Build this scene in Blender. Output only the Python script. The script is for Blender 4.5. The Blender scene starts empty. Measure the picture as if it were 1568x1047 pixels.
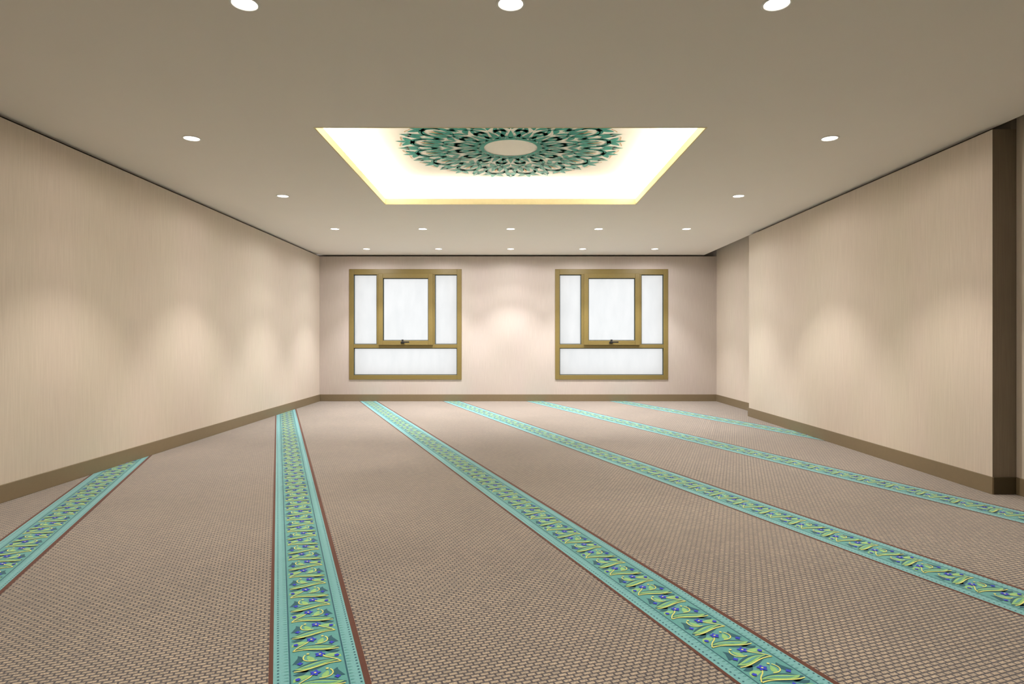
import bpy, bmesh, math, random
from mathutils import Vector
random.seed(3)
scene = bpy.context.scene
try:
    scene.view_settings.view_transform = 'Standard'
    scene.view_settings.look = 'None'
    scene.view_settings.gamma = 1.08
except Exception:
    pass
COL = scene.collection
F = 960.0
EYE = 1.169
CEIL = 2.80
BACK = 12.0
FRONT = -3.2
XL = -3.66
XR = 3.66
XA = 3.94
XN = 3.84

# ------------------------------------------------------------ helpers
def s2l(c):
    return tuple(((v/255.0)/12.92 if v/255.0 <= 0.04045 else ((v/255.0+0.055)/1.055)**2.4) for v in c) + (1.0,)

def mat(name, rgb, rough=0.7, metal=0.0, spec=0.3, emit=None, estr=0.0, var=0.06, vscale=30.0, sheen=0.0):
    m = bpy.data.materials.new(name); m.use_nodes = True
    nt = m.node_tree; b = nt.nodes['Principled BSDF']
    b.inputs['Roughness'].default_value = rough
    b.inputs['Metallic'].default_value = metal
    b.inputs['Specular IOR Level'].default_value = spec
    b.inputs['Sheen Weight'].default_value = sheen
    c = rgb if len(rgb) == 4 else tuple(rgb)+(1,)
    n = nt.nodes.new('ShaderNodeTexNoise'); n.inputs['Scale'].default_value = vscale
    g = nt.nodes.new('ShaderNodeNewGeometry')
    nt.links.new(g.outputs['Position'], n.inputs['Vector'])
    mx = nt.nodes.new('ShaderNodeMix'); mx.data_type = 'RGBA'
    mx.inputs[6].default_value = tuple(v*(1-var) for v in c[:3])+(1,)
    mx.inputs[7].default_value = tuple(min(1, v*(1+var)) for v in c[:3])+(1,)
    nt.links.new(n.outputs['Fac'], mx.inputs[0])
    nt.links.new(mx.outputs[2], b.inputs['Base Color'])
    if emit:
        b.inputs['Emission Color'].default_value = tuple(emit)+(1,) if len(emit) == 3 else emit
        b.inputs['Emission Strength'].default_value = estr
    return m

def wall_mat(name, c1, c2):
    m = bpy.data.materials.new(name); m.use_nodes = True
    nt = m.node_tree; b = nt.nodes['Principled BSDF']
    b.inputs['Roughness'].default_value = 0.75
    b.inputs['Specular IOR Level'].default_value = 0.15
    g = nt.nodes.new('ShaderNodeNewGeometry')
    def noise(scale, s=1.0, det=3.0):
        mp = nt.nodes.new('ShaderNodeMapping'); mp.inputs['Scale'].default_value = scale
        nt.links.new(g.outputs['Position'], mp.inputs['Vector'])
        n = nt.nodes.new('ShaderNodeTexNoise'); n.inputs['Scale'].default_value = s; n.inputs['Detail'].default_value = det
        nt.links.new(mp.outputs['Vector'], n.inputs['Vector']); return n
    n1 = noise((120, 120, 3.5), 1.0, 2.0); n2 = noise((2.0, 2.0, 0.10), 1.0, 2.0)
    def cr(n, a, b2):
        r = nt.nodes.new('ShaderNodeMapRange'); r.inputs[1].default_value = a; r.inputs[2].default_value = b2
        nt.links.new(n.outputs['Fac'], r.inputs[0]); return r
    mx = nt.nodes.new('ShaderNodeMix'); mx.data_type = 'RGBA'
    mx.inputs[6].default_value = c1; mx.inputs[7].default_value = c2
    nt.links.new(cr(n1, 0.3, 0.7).outputs[0], mx.inputs[0])
    m2 = nt.nodes.new('ShaderNodeMix'); m2.data_type = 'RGBA'; m2.blend_type = 'MULTIPLY'; m2.inputs[0].default_value = 1.0
    c = nt.nodes.new('ShaderNodeMix'); c.data_type = 'RGBA'
    c.inputs[6].default_value = (0.98, 0.985, 0.965, 1); c.inputs[7].default_value = (1.0, 0.98, 0.985, 1)
    nt.links.new(cr(n2, 0.35, 0.65).outputs[0], c.inputs[0])
    nt.links.new(mx.outputs[2], m2.inputs[6]); nt.links.new(c.outputs[2], m2.inputs[7])
    nt.links.new(m2.outputs[2], b.inputs['Base Color'])
    return m

def add_obj(name, me, parent=None):
    o = bpy.data.objects.new(name, me); COL.objects.link(o)
    if parent: o.parent = parent
    return o

def boxes(name, lst, mats, parent=None, bevel=0.0):
    """lst: (x0,x1,y0,y1,z0,z1[,mat index])"""
    bm = bmesh.new()
    for b in lst:
        x0, x1, y0, y1, z0, z1 = b[:6]
        mi = b[6] if len(b) > 6 else 0
        vs = [bm.verts.new(p) for p in [(x0,y0,z0),(x1,y0,z0),(x1,y1,z0),(x0,y1,z0),(x0,y0,z1),(x1,y0,z1),(x1,y1,z1),(x0,y1,z1)]]
        for f in [(0,3,2,1),(4,5,6,7),(0,1,5,4),(1,2,6,5),(2,3,7,6),(3,0,4,7)]:
            fc = bm.faces.new([vs[i] for i in f]); fc.material_index = mi
    me = bpy.data.meshes.new(name); bm.to_mesh(me); bm.free()
    for m in (mats if isinstance(mats, list) else [mats]): me.materials.append(m)
    o = add_obj(name, me, parent)
    if bevel > 0:
        md = o.modifiers.new('bevel', 'BEVEL'); md.width = bevel; md.segments = 2; md.limit_method = 'ANGLE'
    return o

# ------------------------------------------------------------ materials
M_wall = wall_mat('wallcovering_beige', (0.595, 0.518, 0.436, 1), (0.660, 0.578, 0.492, 1))
M_wallb = wall_mat('wallcovering_back', (0.515, 0.450, 0.408, 1), (0.570, 0.500, 0.455, 1))
M_wall_shade = wall_mat('wall_end_shaded', (0.18, 0.145, 0.105, 1), (0.21, 0.17, 0.125, 1))  # wallcovering darkened: shade of the unlit end face put into its colour
M_base = mat('baseboard_olive', s2l((120, 105, 80)), 0.5)
M_base_shade = mat('baseboard_end_shaded', s2l((66, 56, 38)), 0.5)  # baseboard on the end face, its shade painted into the colour
M_ceil = mat('ceiling_paint', (0.88, 0.825, 0.785), 0.9, spec=0.1, var=0.01, vscale=3)
M_coff = mat('coffer_cream', (0.86, 0.82, 0.75), 0.9, spec=0.1, var=0.01)
M_lip = mat('coffer_trim_gold', (0.80, 0.70, 0.42), 0.6)
M_dark = mat('void_dark', (0.22, 0.19, 0.16), 0.9)
M_frame = mat('window_frame_gold', s2l((124, 107, 58)), 0.42, spec=0.4)
M_gask = mat('window_gasket', s2l((60, 72, 74)), 0.5)
M_black = mat('handle_black', (0.012, 0.012, 0.012), 0.4, spec=0.4)
M_ring = mat('downlight_ring', (0.85, 0.83, 0.8), 0.4)
M_lens = mat('downlight_lens', (0.9, 0.9, 0.88), 0.4, emit=(1, 0.95, 0.86), estr=9.0)
M_led = mat('led_strip', (0.9, 0.9, 0.8), 0.4, emit=(1, 0.9, 0.72), estr=20.0)
M_teal = mat('mandala_teal', s2l((0, 128, 114)), 0.7)
M_tan = mat('mandala_tan', s2l((196, 158, 110)), 0.7)

def frosted():
    m = bpy.data.materials.new('frosted_glass'); m.use_nodes = True
    nt = m.node_tree; nt.nodes.clear()
    out = nt.nodes.new('ShaderNodeOutputMaterial')
    t = nt.nodes.new('ShaderNodeBsdfTranslucent'); gl = nt.nodes.new('ShaderNodeBsdfGlossy'); gl.inputs['Roughness'].default_value = 0.25
    g = nt.nodes.new('ShaderNodeNewGeometry'); n = nt.nodes.new('ShaderNodeTexNoise'); n.inputs['Scale'].default_value = 1.0
    n.inputs['Detail'].default_value = 4
    mp = nt.nodes.new('ShaderNodeMapping'); mp.inputs['Scale'].default_value = (9, 9, 2.5)
    nt.links.new(g.outputs['Position'], mp.inputs['Vector']); nt.links.new(mp.outputs[0], n.inputs['Vector'])
    mx = nt.nodes.new('ShaderNodeMix'); mx.data_type = 'RGBA'
    mx.inputs[6].default_value = (0.86, 0.87, 0.87, 1); mx.inputs[7].default_value = (0.97, 0.97, 0.965, 1)
    nt.links.new(n.outputs['Fac'], mx.inputs[0]); nt.links.new(mx.outputs[2], t.inputs['Color'])
    mi = nt.nodes.new('ShaderNodeMixShader'); mi.inputs[0].default_value = 0.04
    nt.links.new(t.outputs[0], mi.inputs[1]); nt.links.new(gl.outputs[0], mi.inputs[2]); nt.links.new(mi.outputs[0], out.inputs[0])
    return m
M_glass = frosted()

# ------------------------------------------------------------ carpet material
ANG = math.atan(0.372)
CO, SI = math.cos(ANG), math.sin(ANG)
def carpet():
    m = bpy.data.materials.new('carpet_woven'); m.use_nodes = True
    nt = m.node_tree; b = nt.nodes['Principled BSDF']
    b.inputs['Roughness'].default_value = 0.95; b.inputs['Specular IOR Level'].default_value = 0.1
    b.inputs['Sheen Weight'].default_value = 0.7
    b.inputs['Sheen Roughness'].default_value = 0.35
    b.inputs['Sheen Tint'].default_value = (0.94, 0.95, 1.0, 1)
    g = nt.nodes.new('ShaderNodeNewGeometry')
    mp = nt.nodes.new('ShaderNodeMapping'); mp.inputs['Rotation'].default_value = (0, 0, -ANG)
    nt.links.new(g.outputs['Position'], mp.inputs['Vector'])
    br = nt.nodes.new('ShaderNodeTexBrick')
    br.inputs['Scale'].default_value = 1.0
    br.inputs['Brick Width'].default_value = 0.034; br.inputs['Row Height'].default_value = 0.020
    br.inputs['Mortar Size'].default_value = 0.0050; br.inputs['Mortar Smooth'].default_value = 0.6
    br.inputs['Color1'].default_value = (0.420, 0.335, 0.252, 1)
    br.inputs['Color2'].default_value = (0.315, 0.258, 0.202, 1)
    br.inputs['Mortar'].default_value = (0.075, 0.066, 0.070, 1)
    nt.links.new(mp.outputs[0], br.inputs['Vector'])
    n = nt.nodes.new('ShaderNodeTexNoise'); n.inputs['Scale'].default_value = 1.3; n.inputs['Detail'].default_value = 3
    nt.links.new(g.outputs['Position'], n.inputs['Vector'])
    n2 = nt.nodes.new('ShaderNodeTexNoise'); n2.inputs['Scale'].default_value = 180; n2.inputs['Detail'].default_value = 1
    nt.links.new(g.outputs['Position'], n2.inputs['Vector'])
    def mul(a, n, lo, hi, f0=0.3, f1=0.7):
        r = nt.nodes.new('ShaderNodeMapRange'); r.inputs[1].default_value = f0; r.inputs[2].default_value = f1
        r.inputs[3].default_value = lo; r.inputs[4].default_value = hi
        nt.links.new(n.outputs['Fac'], r.inputs[0])
        x = nt.nodes.new('ShaderNodeVectorMath'); x.operation = 'SCALE'
        nt.links.new(a, x.inputs[0]); nt.links.new(r.outputs[0], x.inputs['Scale']); return x.outputs[0]
    c = mul(br.outputs['Color'], n, 0.93, 1.07); c = mul(c, n2, 0.62, 1.38)
    nt.links.new(c, b.inputs['Base Color'])
    bp = nt.nodes.new('ShaderNodeBump'); bp.inputs['Strength'].default_value = 0.4; bp.inputs['Distance'].default_value = 0.003
    bp.invert = True
    nt.links.new(br.outputs['Fac'], bp.inputs['Height']); nt.links.new(bp.outputs[0], b.inputs['Normal'])
    return m
M_carpet = carpet()

# ------------------------------------------------------------ room shell
boxes('floor', [(-4.1, 4.2, FRONT-0.2, BACK+0.3, -0.15, 0.0)], M_carpet)
TOP = 3.35
CUT = 2.768
boxes('wall_left', [(XL-0.3, XL, FRONT, BACK, 0, CUT), (XL-0.35, XL-0.14, FRONT, BACK, CUT, TOP, 1)], [M_wall, M_dark])
YP0, YP1 = 4.76, 9.63
boxes('wall_right', [
    (XR, XR+0.5, YP0+0.004, YP1, 0, CUT), (XR+0.14, XR+0.5, YP0+0.004, YP1, CUT, TOP, 1),
    (XA, XA+0.3, YP1, BACK, 0, TOP),
    (XN, XN+0.3, FRONT, YP0, 0, TOP),
    (XR, XN, YP0, YP0+0.004, 0, CUT, 2)], [M_wall, M_dark, M_wall_shade])  # last box: thin skin carrying the end face's painted shade
WZ0, WZ1 = 0.413, 2.525
W1 = (-3.09, -0.94); W2 = (0.85, 3.01)
T = 0.25
bl = []
for a, b_ in [(XL, W1[0]), (W1[1], W2[0]), (W2[1], XA)]:
    bl.append((a, b_, BACK, BACK+T, 0, CUT))
for a, b_ in (W1, W2):
    bl.append((a, b_, BACK, BACK+T, 0, WZ0)); bl.append((a, b_, BACK, BACK+T, WZ1, CUT))
bl.append((XL-0.3, XA+0.3, BACK+0.10, BACK+T+0.05, CUT, TOP, 1))
boxes('wall_back', bl, [M_wallb, M_dark])
boxes('wall_front', [(XL-0.3, XA+0.3, FRONT-0.2, FRONT, 0, TOP)], M_wall)
boxes('roof_slab', [(XL-0.4, XA+0.4, FRONT-0.2, BACK+0.4, TOP, TOP+0.15)], M_dark)

# baseboards
BH, BT = 0.13, 0.014
boxes('baseboard_left', [(XL, XL+BT, FRONT, BACK, 0, BH)], M_base, bevel=0.003)
boxes('baseboard_back', [(XL+BT, XA-BT, BACK-BT, BACK, 0, BH)], M_base, bevel=0.003)
boxes('baseboard_right', [(XR-BT, XR, YP0-BT, YP1+BT, 0, BH), (XR, XA, YP1, YP1+BT, 0, BH), (XA-BT, XA, YP1+BT, BACK-BT, 0, BH),
    (XR, XN, YP0-BT, YP0, 0, BH, 1), (XN-BT, XN, FRONT, YP0-BT, 0, BH)], [M_base, M_base_shade], bevel=0.002)
boxes('baseboard_front', [(XL+BT, XN-BT, FRONT, FRONT+BT, 0, BH)], M_base, bevel=0.003)

# ceiling with coffer
CX0, CX1, CY0, CY1 = -1.515, 1.51, 4.81, 7.546
EX0, EX1, EYF = XL-0.055, XR+0.055, BACK+0.05
LIP = 0.063
boxes('ceiling', [
    (EX0, CX0, FRONT, EYF, CEIL, CEIL+LIP), (CX1, EX1, FRONT, EYF, CEIL, CEIL+LIP),
    (CX0, CX1, FRONT, CY0, CEIL, CEIL+LIP), (CX0, CX1, CY1, EYF, CEIL, CEIL+LIP)], M_ceil)
G = 0.24
PZ = EYE + 1.88
t = 0.03
boxes('ceiling_coffer', [
    (CX0-G, CX1+G, CY0-G, CY1+G, PZ, PZ+t),
    (CX0-G-t, CX0-G, CY0-G-t, CY1+G+t, CEIL+LIP, PZ+t), (CX1+G, CX1+G+t, CY0-G-t, CY1+G+t, CEIL+LIP, PZ+t),
    (CX0-G, CX1+G, CY0-G-t, CY0-G, CEIL+LIP, PZ+t), (CX0-G, CX1+G, CY1+G, CY1+G+t, CEIL+LIP, PZ+t)], M_coff)
e = 0.012
boxes('trim_1', [
    (CX0, CX0+e, CY0, CY1, CEIL-0.002, CEIL+LIP+0.005), (CX1-e, CX1, CY0, CY1, CEIL-0.002, CEIL+LIP+0.005),
    (CX0+e, CX1-e, CY0, CY0+e, CEIL-0.002, CEIL+LIP+0.005), (CX0+e, CX1-e, CY1-e, CY1, CEIL-0.002, CEIL+LIP+0.005)], M_lip)
q = 0.10
z0 = CEIL+LIP
led = boxes('led_cove_strip', [
    (CX0-q-0.02, CX0-q, CY0-q, CY1+q, z0, z0+0.01), (CX1+q, CX1+q+0.02, CY0-q, CY1+q, z0, z0+0.01),
    (CX0-q, CX1+q, CY0-q-0.02, CY0-q, z0, z0+0.01), (CX0-q, CX1+q, CY1+q, CY1+q+0.02, z0, z0+0.01)], M_led)
def area(name, loc, sx, sy, power, col, rot):
    l = bpy.data.lights.new(name, 'AREA'); l.shape = 'RECTANGLE'; l.size = sx; l.size_y = sy; l.energy = power; l.color = col
    o = bpy.data.objects.new(name, l); COL.objects.link(o); o.location = loc; o.rotation_euler = rot; o.parent = led
    return o
cw = (1.0, 0.93, 0.79)
LW = CX1-CX0; LD = CY1-CY0; mx_, my_ = (CX0+CX1)/2, (CY0+CY1)/2
PW = 49
area('led_a', (CX0-q-0.01, my_, z0+0.016), 0.02, LD, PW, cw, (math.pi, 0, 0))
area('led_b', (CX1+q+0.01, my_, z0+0.016), 0.02, LD, PW, cw, (math.pi, 0, 0))
area('led_c', (mx_, CY0-q-0.01, z0+0.016), LW, 0.02, PW, cw, (math.pi, 0, 0))
area('led_d', (mx_, CY1+q+0.01, z0+0.016), LW, 0.02, PW, cw, (math.pi, 0, 0))

# ------------------------------------------------------------ flat polygon art
class Flat:
    def __init__(s): s.v = []; s.f = []; s.m = []
    def poly(s, pts, z, mi):
        if len(pts) < 3: return
        n = len(s.v); s.v += [(p[0], p[1], z) for p in pts]; s.f.append(tuple(range(n, n+len(pts)))); s.m.append(mi)
    def make(s, name, mats, parent=None):
        me = bpy.data.meshes.new(name); me.from_pydata(s.v, [], s.f)
        for m in mats: me.materials.append(m)
        for p, i in zip(me.polygons, s.m): p.material_index = i
        me.update(); return add_obj(name, me, parent)

def bez(p0, p1, p2, p3, n=12):
    out = []
    for i in range(n+1):
        t = i/n; a = (1-t)**3; b = 3*(1-t)**2*t; c = 3*(1-t)*t*t; d = t**3
        out.append((a*p0[0]+b*p1[0]+c*p2[0]+d*p3[0], a*p0[1]+b*p1[1]+c*p2[1]+d*p3[1]))
    return out

def ribbon(pts, wf):
    """quads along pts with width function wf(t)"""
    n = len(pts); L = []; R = []
    for i in range(n):
        a = pts[max(0, i-1)]; b = pts[min(n-1, i+1)]
        dx, dy = b[0]-a[0], b[1]-a[1]; l = math.hypot(dx, dy) or 1
        w = wf(i/(n-1))/2
        L.append((pts[i][0]-dy/l*w, pts[i][1]+dx/l*w)); R.append((pts[i][0]+dy/l*w, pts[i][1]-dx/l*w))
    return [[L[i], L[i+1], R[i+1], R[i]] for i in range(n-1)]

# ---- mandala, unit radius 1 -> scaled.  (a = angle in sector units, r)
MR = 1.05
MC = (0.0, 6.14)
N = 16
man = Flat()
def PM(k, a, r, mir=1):
    th = (k + a*mir)*2*math.pi/N + math.pi/2
    return (MC[0]+MR*r*math.cos(th), MC[1]+MR*r*math.sin(th))
ZM = PZ-0.003
leafw = lambda w: (lambda t: 1.12*w*(math.sin(math.pi*min(1, t*1.0))**0.8)*(1.15-0.5*t)+0.0015)
def sweep(k, mir, pts, wf, z=ZM, mi=0, n=14):
    for q_ in ribbon([PM(k, a, r, mir) for a, r in bez(*pts, n=n)], wf): man.poly(q_, z, mi)
for i in range(384):
    a0, a1 = i/24.0, (i+1)/24.0
    def ro(a): return 0.280+0.030*abs(math.cos(math.pi*a))
    man.poly([PM(0, a0, 0.248), PM(0, a1, 0.248), PM(0, a1, ro(a1)), PM(0, a0, ro(a0))], ZM, 0)
for k in range(N):
    # spear between scallops
    sweep(k, 1, ((0, .29), (0, .34), (0, .38), (0, .50)), leafw(0.050))
    sweep(k, 1, ((.5, .29), (.5, .33), (.5, .36), (.5, .42)), leafw(0.035))
    for s in (1, -1):
        # interlaced swirls running outward, crossing their mirror images
        sweep(k, s, ((0, .30), (.75, .36), (.85, .52), (.42, .62)), lambda t: 0.022+0.022*math.sin(math.pi*t), n=18)
        sweep(k, s, ((.42, .62), (.05, .70), (.02, .84), (.46, .90)), lambda t: 0.024+0.028*math.sin(math.pi*t), n=18)
        sweep(k, s, ((.46, .90), (.72, .93), (.86, .86), (.78, .79)), lambda t: 0.044-0.026*t)
        # split leaves hanging on the swirls
        sweep(k, s, ((.58, .50), (.40, .53), (.28, .50), (.16, .44)), leafw(0.050))
        sweep(k, s, ((.40, .63), (.24, .62), (.14, .60), (.03, .53)), leafw(0.056))
        sweep(k, s, ((.40, .63), (.36, .70), (.44, .76), (.36, .83)), leafw(0.058))
        sweep(k, s, ((.14, .74), (.02, .73), (-.06, .69), (-.05, .64)), leafw(0.045))
        sweep(k, s, ((.16, .84), (.06, .88), (.04, .93), (.10, .99)), leafw(0.058))
        sweep(k, s, ((.46, .90), (.40, .95), (.30, .97), (.20, 1.0)), leafw(0.058))
        sweep(k, s, ((.08, .95), (.06, .98), (.03, 1.0), (0, 1.05)), lambda t: 0.034*(1-t)+0.004)
        sweep(k, s, ((.16, 1.02), (.26, 1.03), (.34, 1.0), (.42, 1.01)), lambda t: 0.009, mi=1)
    sweep(k, 1, ((.5, .93), (.5, .96), (.5, 1.0), (.5, 1.06)), leafw(0.05))
    sweep(k, 1, ((.5, .70), (.5, .74), (.5, .78), (.5, .85)), leafw(0.035), mi=1)
man.make('ceiling_mandala', [M_teal, M_tan])

# ------------------------------------------------------------ carpet stripes
SH = 0.32
SM = [mat('stripe_edge_brown', s2l((86, 48, 36)), 0.95, var=0.2, vscale=200, sheen=0.1),
      mat('stripe_teal_light', s2l((104, 168, 172)), 0.95, var=0.2, vscale=200, sheen=SH),
      mat('stripe_teal_mid', s2l((74, 148, 146)), 0.95, var=0.2, vscale=200, sheen=SH),
      mat('stripe_leaf_green', s2l((134, 188, 110)), 0.95, var=0.2, vscale=200, sheen=SH),
      mat('stripe_tendril_yellow', s2l((222, 222, 114)), 0.95, var=0.1, vscale=200, sheen=SH),
      mat('stripe_flower_blue', s2l((34, 50, 196)), 0.95, var=0.1, vscale=200, sheen=0.15),
      mat('stripe_dark_green', s2l((18, 82, 98)), 0.95, var=0.2, vscale=200, sheen=0.2)]
def clip(poly, ax, val, keep_less):
    out = []; n = len(poly)
    for i in range(n):
        a, b = poly[i], poly[(i+1) % n]
        ia = (a[ax] <= val) if keep_less else (a[ax] >= val)
        ib = (b[ax] <= val) if keep_less else (b[ax] >= val)
        if ia: out.append(a)
        if ia != ib:
            t = (val-a[ax])/(b[ax]-a[ax]); out.append((a[0]+t*(b[0]-a[0]), a[1]+t*(b[1]-a[1])))
    return out
REG = [(XL+BT, XR-BT, FRONT+BT, BACK-BT), (XR-BT, XN-BT, FRONT+BT, YP0-BT), (XR-BT, XA-BT, YP1+BT, BACK-BT)]
HW = 0.165
PER = 0.26
C0, CS = 0.145, 1.592
def stripe(k):
    uc = (C0+CS*k)*CO
    fl = Flat()
    def put(pts, lvl, mi):
        w0 = [((uc+u)*CO - v*SI, (uc+u)*SI + v*CO) for u, v in pts]
        for x0, x1, y0, y1 in REG:
            if max(p[0] for p in w0) < x0 or min(p[0] for p in w0) > x1 or max(p[1] for p in w0) < y0 or min(p[1] for p in w0) > y1: continue
            w = w0
            for ax, val, kl in ((0, x0, False), (0, x1, True), (1, y0, False), (1, y1, True)):
                w = clip(w, ax, val, kl)
                if len(w) < 3: break
            if len(w) >= 3: fl.poly(w, 0.0012+0.0006*lvl, mi)
    def rib(pts, wf, lvl, mi):
        for q_ in ribbon(pts, wf): put(q_, lvl, mi)
    def disc(u, v, r, lvl, mi, n=8, petals=0):
        pts = []
        m = n if not petals else petals*4
        for i in range(m):
            a = 2*math.pi*i/m; rr = r*(1 if not petals else 0.76+0.24*math.cos(petals*a))
            pts.append((u+rr*math.cos(a), v+rr*math.sin(a)))
        put(pts, lvl, mi)
    i0, i1 = int(-6/PER*2), int(15/PER*2)
    for i in range(i0, i1):
        v0, v1 = i*PER*0.5, (i+1)*PER*0.5
        for a, b_, mi in ((-HW, -HW+.015, 0), (-HW+.015, -.098, 1), (-.098, -.092, 6), (-.092, .092, 2), (.092, .098, 6), (.098, HW-.022, 1), (HW-.022, HW, 0)):
            put([(a, v0), (b_, v0), (b_, v1), (a, v1)], 0, mi)
        for s in (1, -1):
            for j in range(6):
                vv = v0+j*PER/12
                disc(s*.134, vv, .0045, 1, 6, 5)
                put([(s*.100, vv), (s*.116, vv+.005), (s*.100, vv+.010)], 1, 2)
    lw = lambda w: (lambda t: w*math.sin(math.pi*t)**0.8*(1.2-0.4*t)+0.001)
    for i in range(i0//2, i1//2):
        for m, v in ((1, i*PER), (-1, (i+.5)*PER)):
            rib(bez((m*-.088, v+.0), (m*-.04, v-.012), (m*.01, v+.04), (m*.080, v+.028), 9), lw(.058), 1, 6)
            rib(bez((m*-.080, v+.006), (m*-.03, v-.004), (m*.01, v+.040), (m*.070, v+.030), 9), lw(.030), 2, 3)
            rib(bez((m*-.060, v+.008), (m*-.02, v+.004), (m*.01, v+.036), (m*.050, v+.030), 6), lw(.010), 3, 2)
            rib(bez((m*.086, v+.050), (m*.07, v+.075), (m*.050, v+.080), (m*.022, v+.072), 6), lw(.028), 1, 3)
            rib(bez((m*.086, v+.100), (m*.06, v+.090), (m*.050, v+.110), (m*.030, v+.118), 6), lw(.022), 1, 6)
            rib(bez((m*-.086, v+.045), (m*-.06, v+.055), (m*-.05, v+.08), (m*-.065, v+.105), 6), lw(.026), 1, 6)
            rib(bez((m*-.020, v+.045), (m*-.01, v+.060), (m*-.03, v+.075), (m*-.03, v+.095), 6), lw(.022), 1, 3)
            rib(bez((m*-.082, v-.012), (m*-.02, v-.020), (m*.02, v+.025), (m*.082, v+.012), 9), lambda t: .0055, 4, 4)
            rib(bez((m*.082, v+.012), (m*.055, v+.06), (m*.03, v+.05), (m*.020, v+.085), 8), lambda t: .0045, 4, 4)
            rib(bez((m*.0, v+.048), (m*-.04, v+.04), (m*-.06, v+.07), (m*-.040, v+.10), 8), lambda t: .0045, 4, 4)
            disc(m*.012, v+.088, .021, 5, 5, petals=5)
            disc(m*.012, v+.088, .005, 6, 4, 5)
            disc(m*-.060, v+.040, .012, 5, 5, petals=4)
            disc(m*.070, v+.062, .010, 5, 5, 5)
            disc(m*-.030, v+.105, .006, 5, 4, 5)
    return fl.make('carpet_border_stripe', SM)
for k in range(-2, 5):
    stripe(k)

# ------------------------------------------------------------ windows
def window(name, X0, X1, xs, hx):
    p = bpy.data.objects.new(name, None); COL.objects.link(p); p.location = ((X0+X1)/2, BACK, (WZ0+WZ1)/2)
    ox, oy, oz = p.location
    def B(nm, lst, m, bevel=0.0):
        return boxes(nm, [(a-ox, b-ox, c-oy, d-oy, e_-oz, f-oz)+tuple(r) for a, b, c, d, e_, f, *r in lst], m, p, bevel)
    yf, yb = BACK-0.015, BACK+0.075
    fw = 0.085
    zt0, zt1 = 1.015, 1.085     # transom
    a, b_, c, d = xs
    B('frame', [(X0, X0+fw, yf, yb, WZ0, WZ1), (X1-fw, X1, yf, yb, WZ0, WZ1),
                (X0+fw, X1-fw, yf, yb, WZ0, WZ0+fw), (X0+fw, X1-fw, yf, yb, WZ1-fw-0.02, WZ1),
                (X0+fw, X1-fw, yf+0.004, yb, zt0, zt1),
                (a, b_+0.01, yf+0.004, yb, zt1, WZ1-fw-0.02), (c-0.01, d, yf+0.004, yb, zt1, WZ1-fw-0.02)], M_frame, 0.004)
    sw = 0.085
    sz0, sz1 = zt1-0.012, WZ1-fw-0.005
    ys = yf-0.028
    B('sash', [(b_, b_+sw, ys, yb-0.02, sz0, sz1), (c-sw, c, ys, yb-0.02, sz0, sz1),
               (b_+sw, c-sw, ys, yb-0.02, sz0, sz0+sw), (b_+sw, c-sw, ys, yb-0.02, sz1-sw, sz1)], M_frame, 0.005)
    gk = 0.013
    def ring(x0, x1, z0_, z1_, y):
        return [(x0, x0+gk, y, y+.02, z0_, z1_), (x1-gk, x1, y, y+.02, z0_, z1_), (x0+gk, x1-gk, y, y+.02, z0_, z0_+gk), (x0+gk, x1-gk, y, y+.02, z1_-gk, z1_)]
    yg = BACK+0.02
    B('gasket', ring(X0+fw, a, zt1, WZ1-fw-.02, yg)+ring(d, X1-fw, zt1, WZ1-fw-.02, yg)+ring(X0+fw, X1-fw, WZ0+fw, zt0, yg)+ring(b_+sw, c-sw, sz0+sw, sz1-sw, yg-.02), M_gask)
    yy = BACK+0.045
    B('pane', [(X0+fw-.01, a+.01, yy, yy+.006, zt1-.01, WZ1-fw), (d-.01, X1-fw+.01, yy, yy+.006, zt1-.01, WZ1-fw),
               (X0+fw-.01, X1-fw+.01, yy, yy+.006, WZ0+fw-.01, zt0+.01), (b_+sw-.01, c-sw+.01, yy+.001, yy+.007, sz0+sw-.01, sz1-sw+.01)], M_glass)
    hz = sz0+sw*0.55
    B('handle', [(hx-.035, hx+.035, ys-.012, ys, hz-.018, hz+.018), (hx-.014, hx+.014, ys-.05, ys-.012, hz-.014, hz+.014),
                 (hx-.014, hx+.135, ys-.064, ys-.045, hz-.002, hz+.024), (hx-.012, hx+.022, ys-.05, ys-.008, hz+.015, hz+.06)], M_black, 0.005)
def px(x): return (x-782)*0.0125
window('window_1', W1[0], W1[1], (px(577), px(580), px(663), px(666)), px(617))
window('window_2', W2[0], W2[1], (px(890), px(894), px(979), px(982)), px(935))

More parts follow.
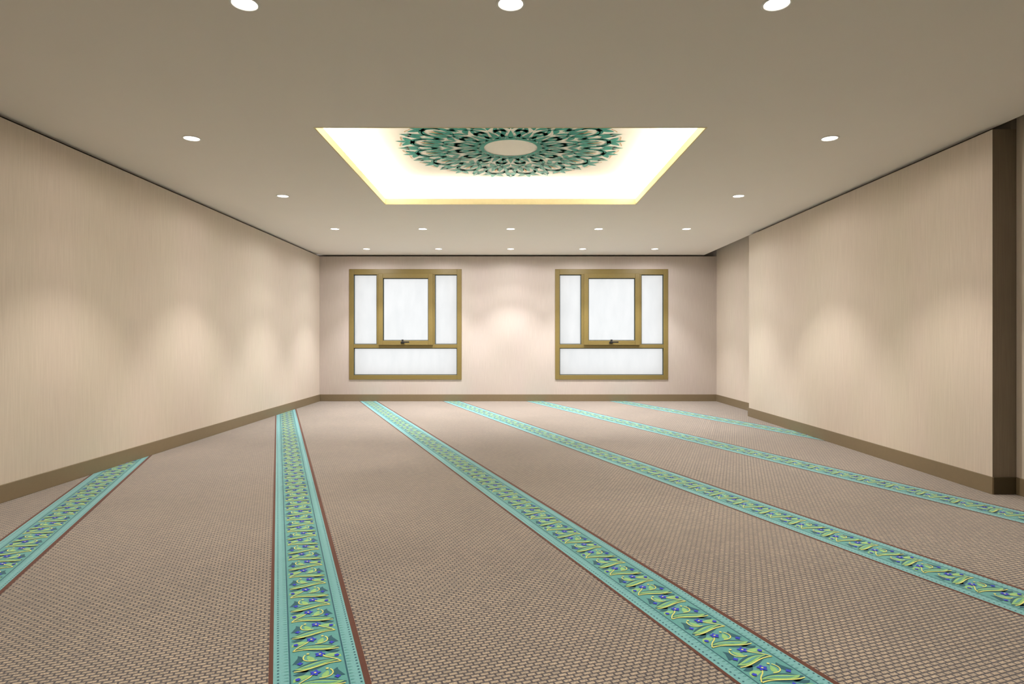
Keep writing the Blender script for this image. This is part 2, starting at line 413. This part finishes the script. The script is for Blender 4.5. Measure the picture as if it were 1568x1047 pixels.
# ------------------------------------------------------------ downlights
def ring_mesh():
    bm = bmesh.new(); n = 32
    prof = [(0.072, 0.0), (0.072, -0.003), (0.069, -0.005), (0.061, -0.005), (0.058, -0.002)]
    rows = []
    for r, z in prof:
        rows.append([bm.verts.new((r*math.cos(2*math.pi*i/n), r*math.sin(2*math.pi*i/n), z)) for i in range(n)])
    for a, b_ in zip(rows[:-1], rows[1:]):
        for i in range(n):
            bm.faces.new([a[i], b_[i], b_[(i+1) % n], a[(i+1) % n]])
    f = bm.faces.new(rows[-1]); f.material_index = 1
    f.normal_update()
    if f.normal.z > 0: f.normal_flip()
    me = bpy.data.meshes.new('downlight'); bm.to_mesh(me); bm.free()
    me.materials.append(M_ring); me.materials.append(M_lens); return me
RM = ring_mesh()
def beam(l, els):
    """photometric distribution of a reflector downlight: strong core, soft shoulder, weak spill"""
    l.use_nodes = True; nt = l.node_tree; nt.nodes.clear()
    out = nt.nodes.new('ShaderNodeOutputLight'); em = nt.nodes.new('ShaderNodeEmission')
    g = nt.nodes.new('ShaderNodeNewGeometry'); sp = nt.nodes.new('ShaderNodeSeparateXYZ')
    ab = nt.nodes.new('ShaderNodeMath'); ab.operation = 'ABSOLUTE'
    cr = nt.nodes.new('ShaderNodeValToRGB'); cr.color_ramp.interpolation = 'EASE'
    while len(cr.color_ramp.elements) < len(els): cr.color_ramp.elements.new(0.5)
    for e_, (p, v) in zip(cr.color_ramp.elements, els): e_.position = p
    for e_, (p, v) in zip(cr.color_ramp.elements, els): e_.position = p; e_.color = (v, v, v, 1)
    nt.links.new(g.outputs['Incoming'], sp.inputs[0]); nt.links.new(sp.outputs['Z'], ab.inputs[0])
    nt.links.new(ab.outputs[0], cr.inputs[0]); nt.links.new(cr.outputs[0], em.inputs['Strength'])
    nt.links.new(em.outputs[0], out.inputs[0])
CORE = [(0.0, 0.05), (0.50, 0.085), (0.71, 0.16), (0.87, 1.0), (1.0, 0.90)]
SOFT = [(0.0, 0.03), (0.50, 0.07), (0.74, 0.15), (0.91, 0.76), (1.0, 1.0)]
ys_ = [11.22, 9.20, 7.10, 5.07, 3.04, 0.95, -1.1]
PWR = [330, 290, 175, 140, 80, 42, 25]
CLS = [(1, .96, .95), (1, .96, .93), (1, .94, .87), (1, .91, .80), (1, .90, .77), (1, .89, .76), (1, .89, .76)]
LD_ = []
for i in range(7):
    l = bpy.data.lights.new('spot', 'SPOT'); l.energy = PWR[i]; l.color = CLS[i]
    l.spot_size = math.radians(176); l.spot_blend = 0.3; l.shadow_soft_size = 0.03
    beam(l, SOFT if i < 2 else CORE); LD_.append(l)
for i, y in enumerate(ys_):
    xs = [-2.58, -1.29, 0.0, 1.29, 2.58] if i not in (2, 3) else [-2.58, 2.58]
    for x in xs:
        o = add_obj('downlight', RM); o.location = (x, y, CEIL)
        s = bpy.data.objects.new('spot', LD_[i]); COL.objects.link(s); s.parent = o; s.location = (0, 0, -0.035)

# ------------------------------------------------------------ world (daylight seen only through the frosted windows)
w = bpy.data.worlds.new('sky'); scene.world = w; w.use_nodes = True
w.node_tree.nodes['Background'].inputs[0].default_value = (0.97, 0.985, 1.0, 1)
w.node_tree.nodes['Background'].inputs[1].default_value = 1.22

# ------------------------------------------------------------ camera
cd = bpy.data.cameras.new('camera'); cam = bpy.data.objects.new('camera', cd); COL.objects.link(cam)
cam.location = (0, 0, EYE); cam.rotation_euler = (math.pi/2, 0, 0)
cd.sensor_width = 36; cd.lens = 36*F/1568
cd.shift_x = 2/1568; cd.shift_y = -3.0/1568
cd.clip_start = 0.05
scene.camera = cam
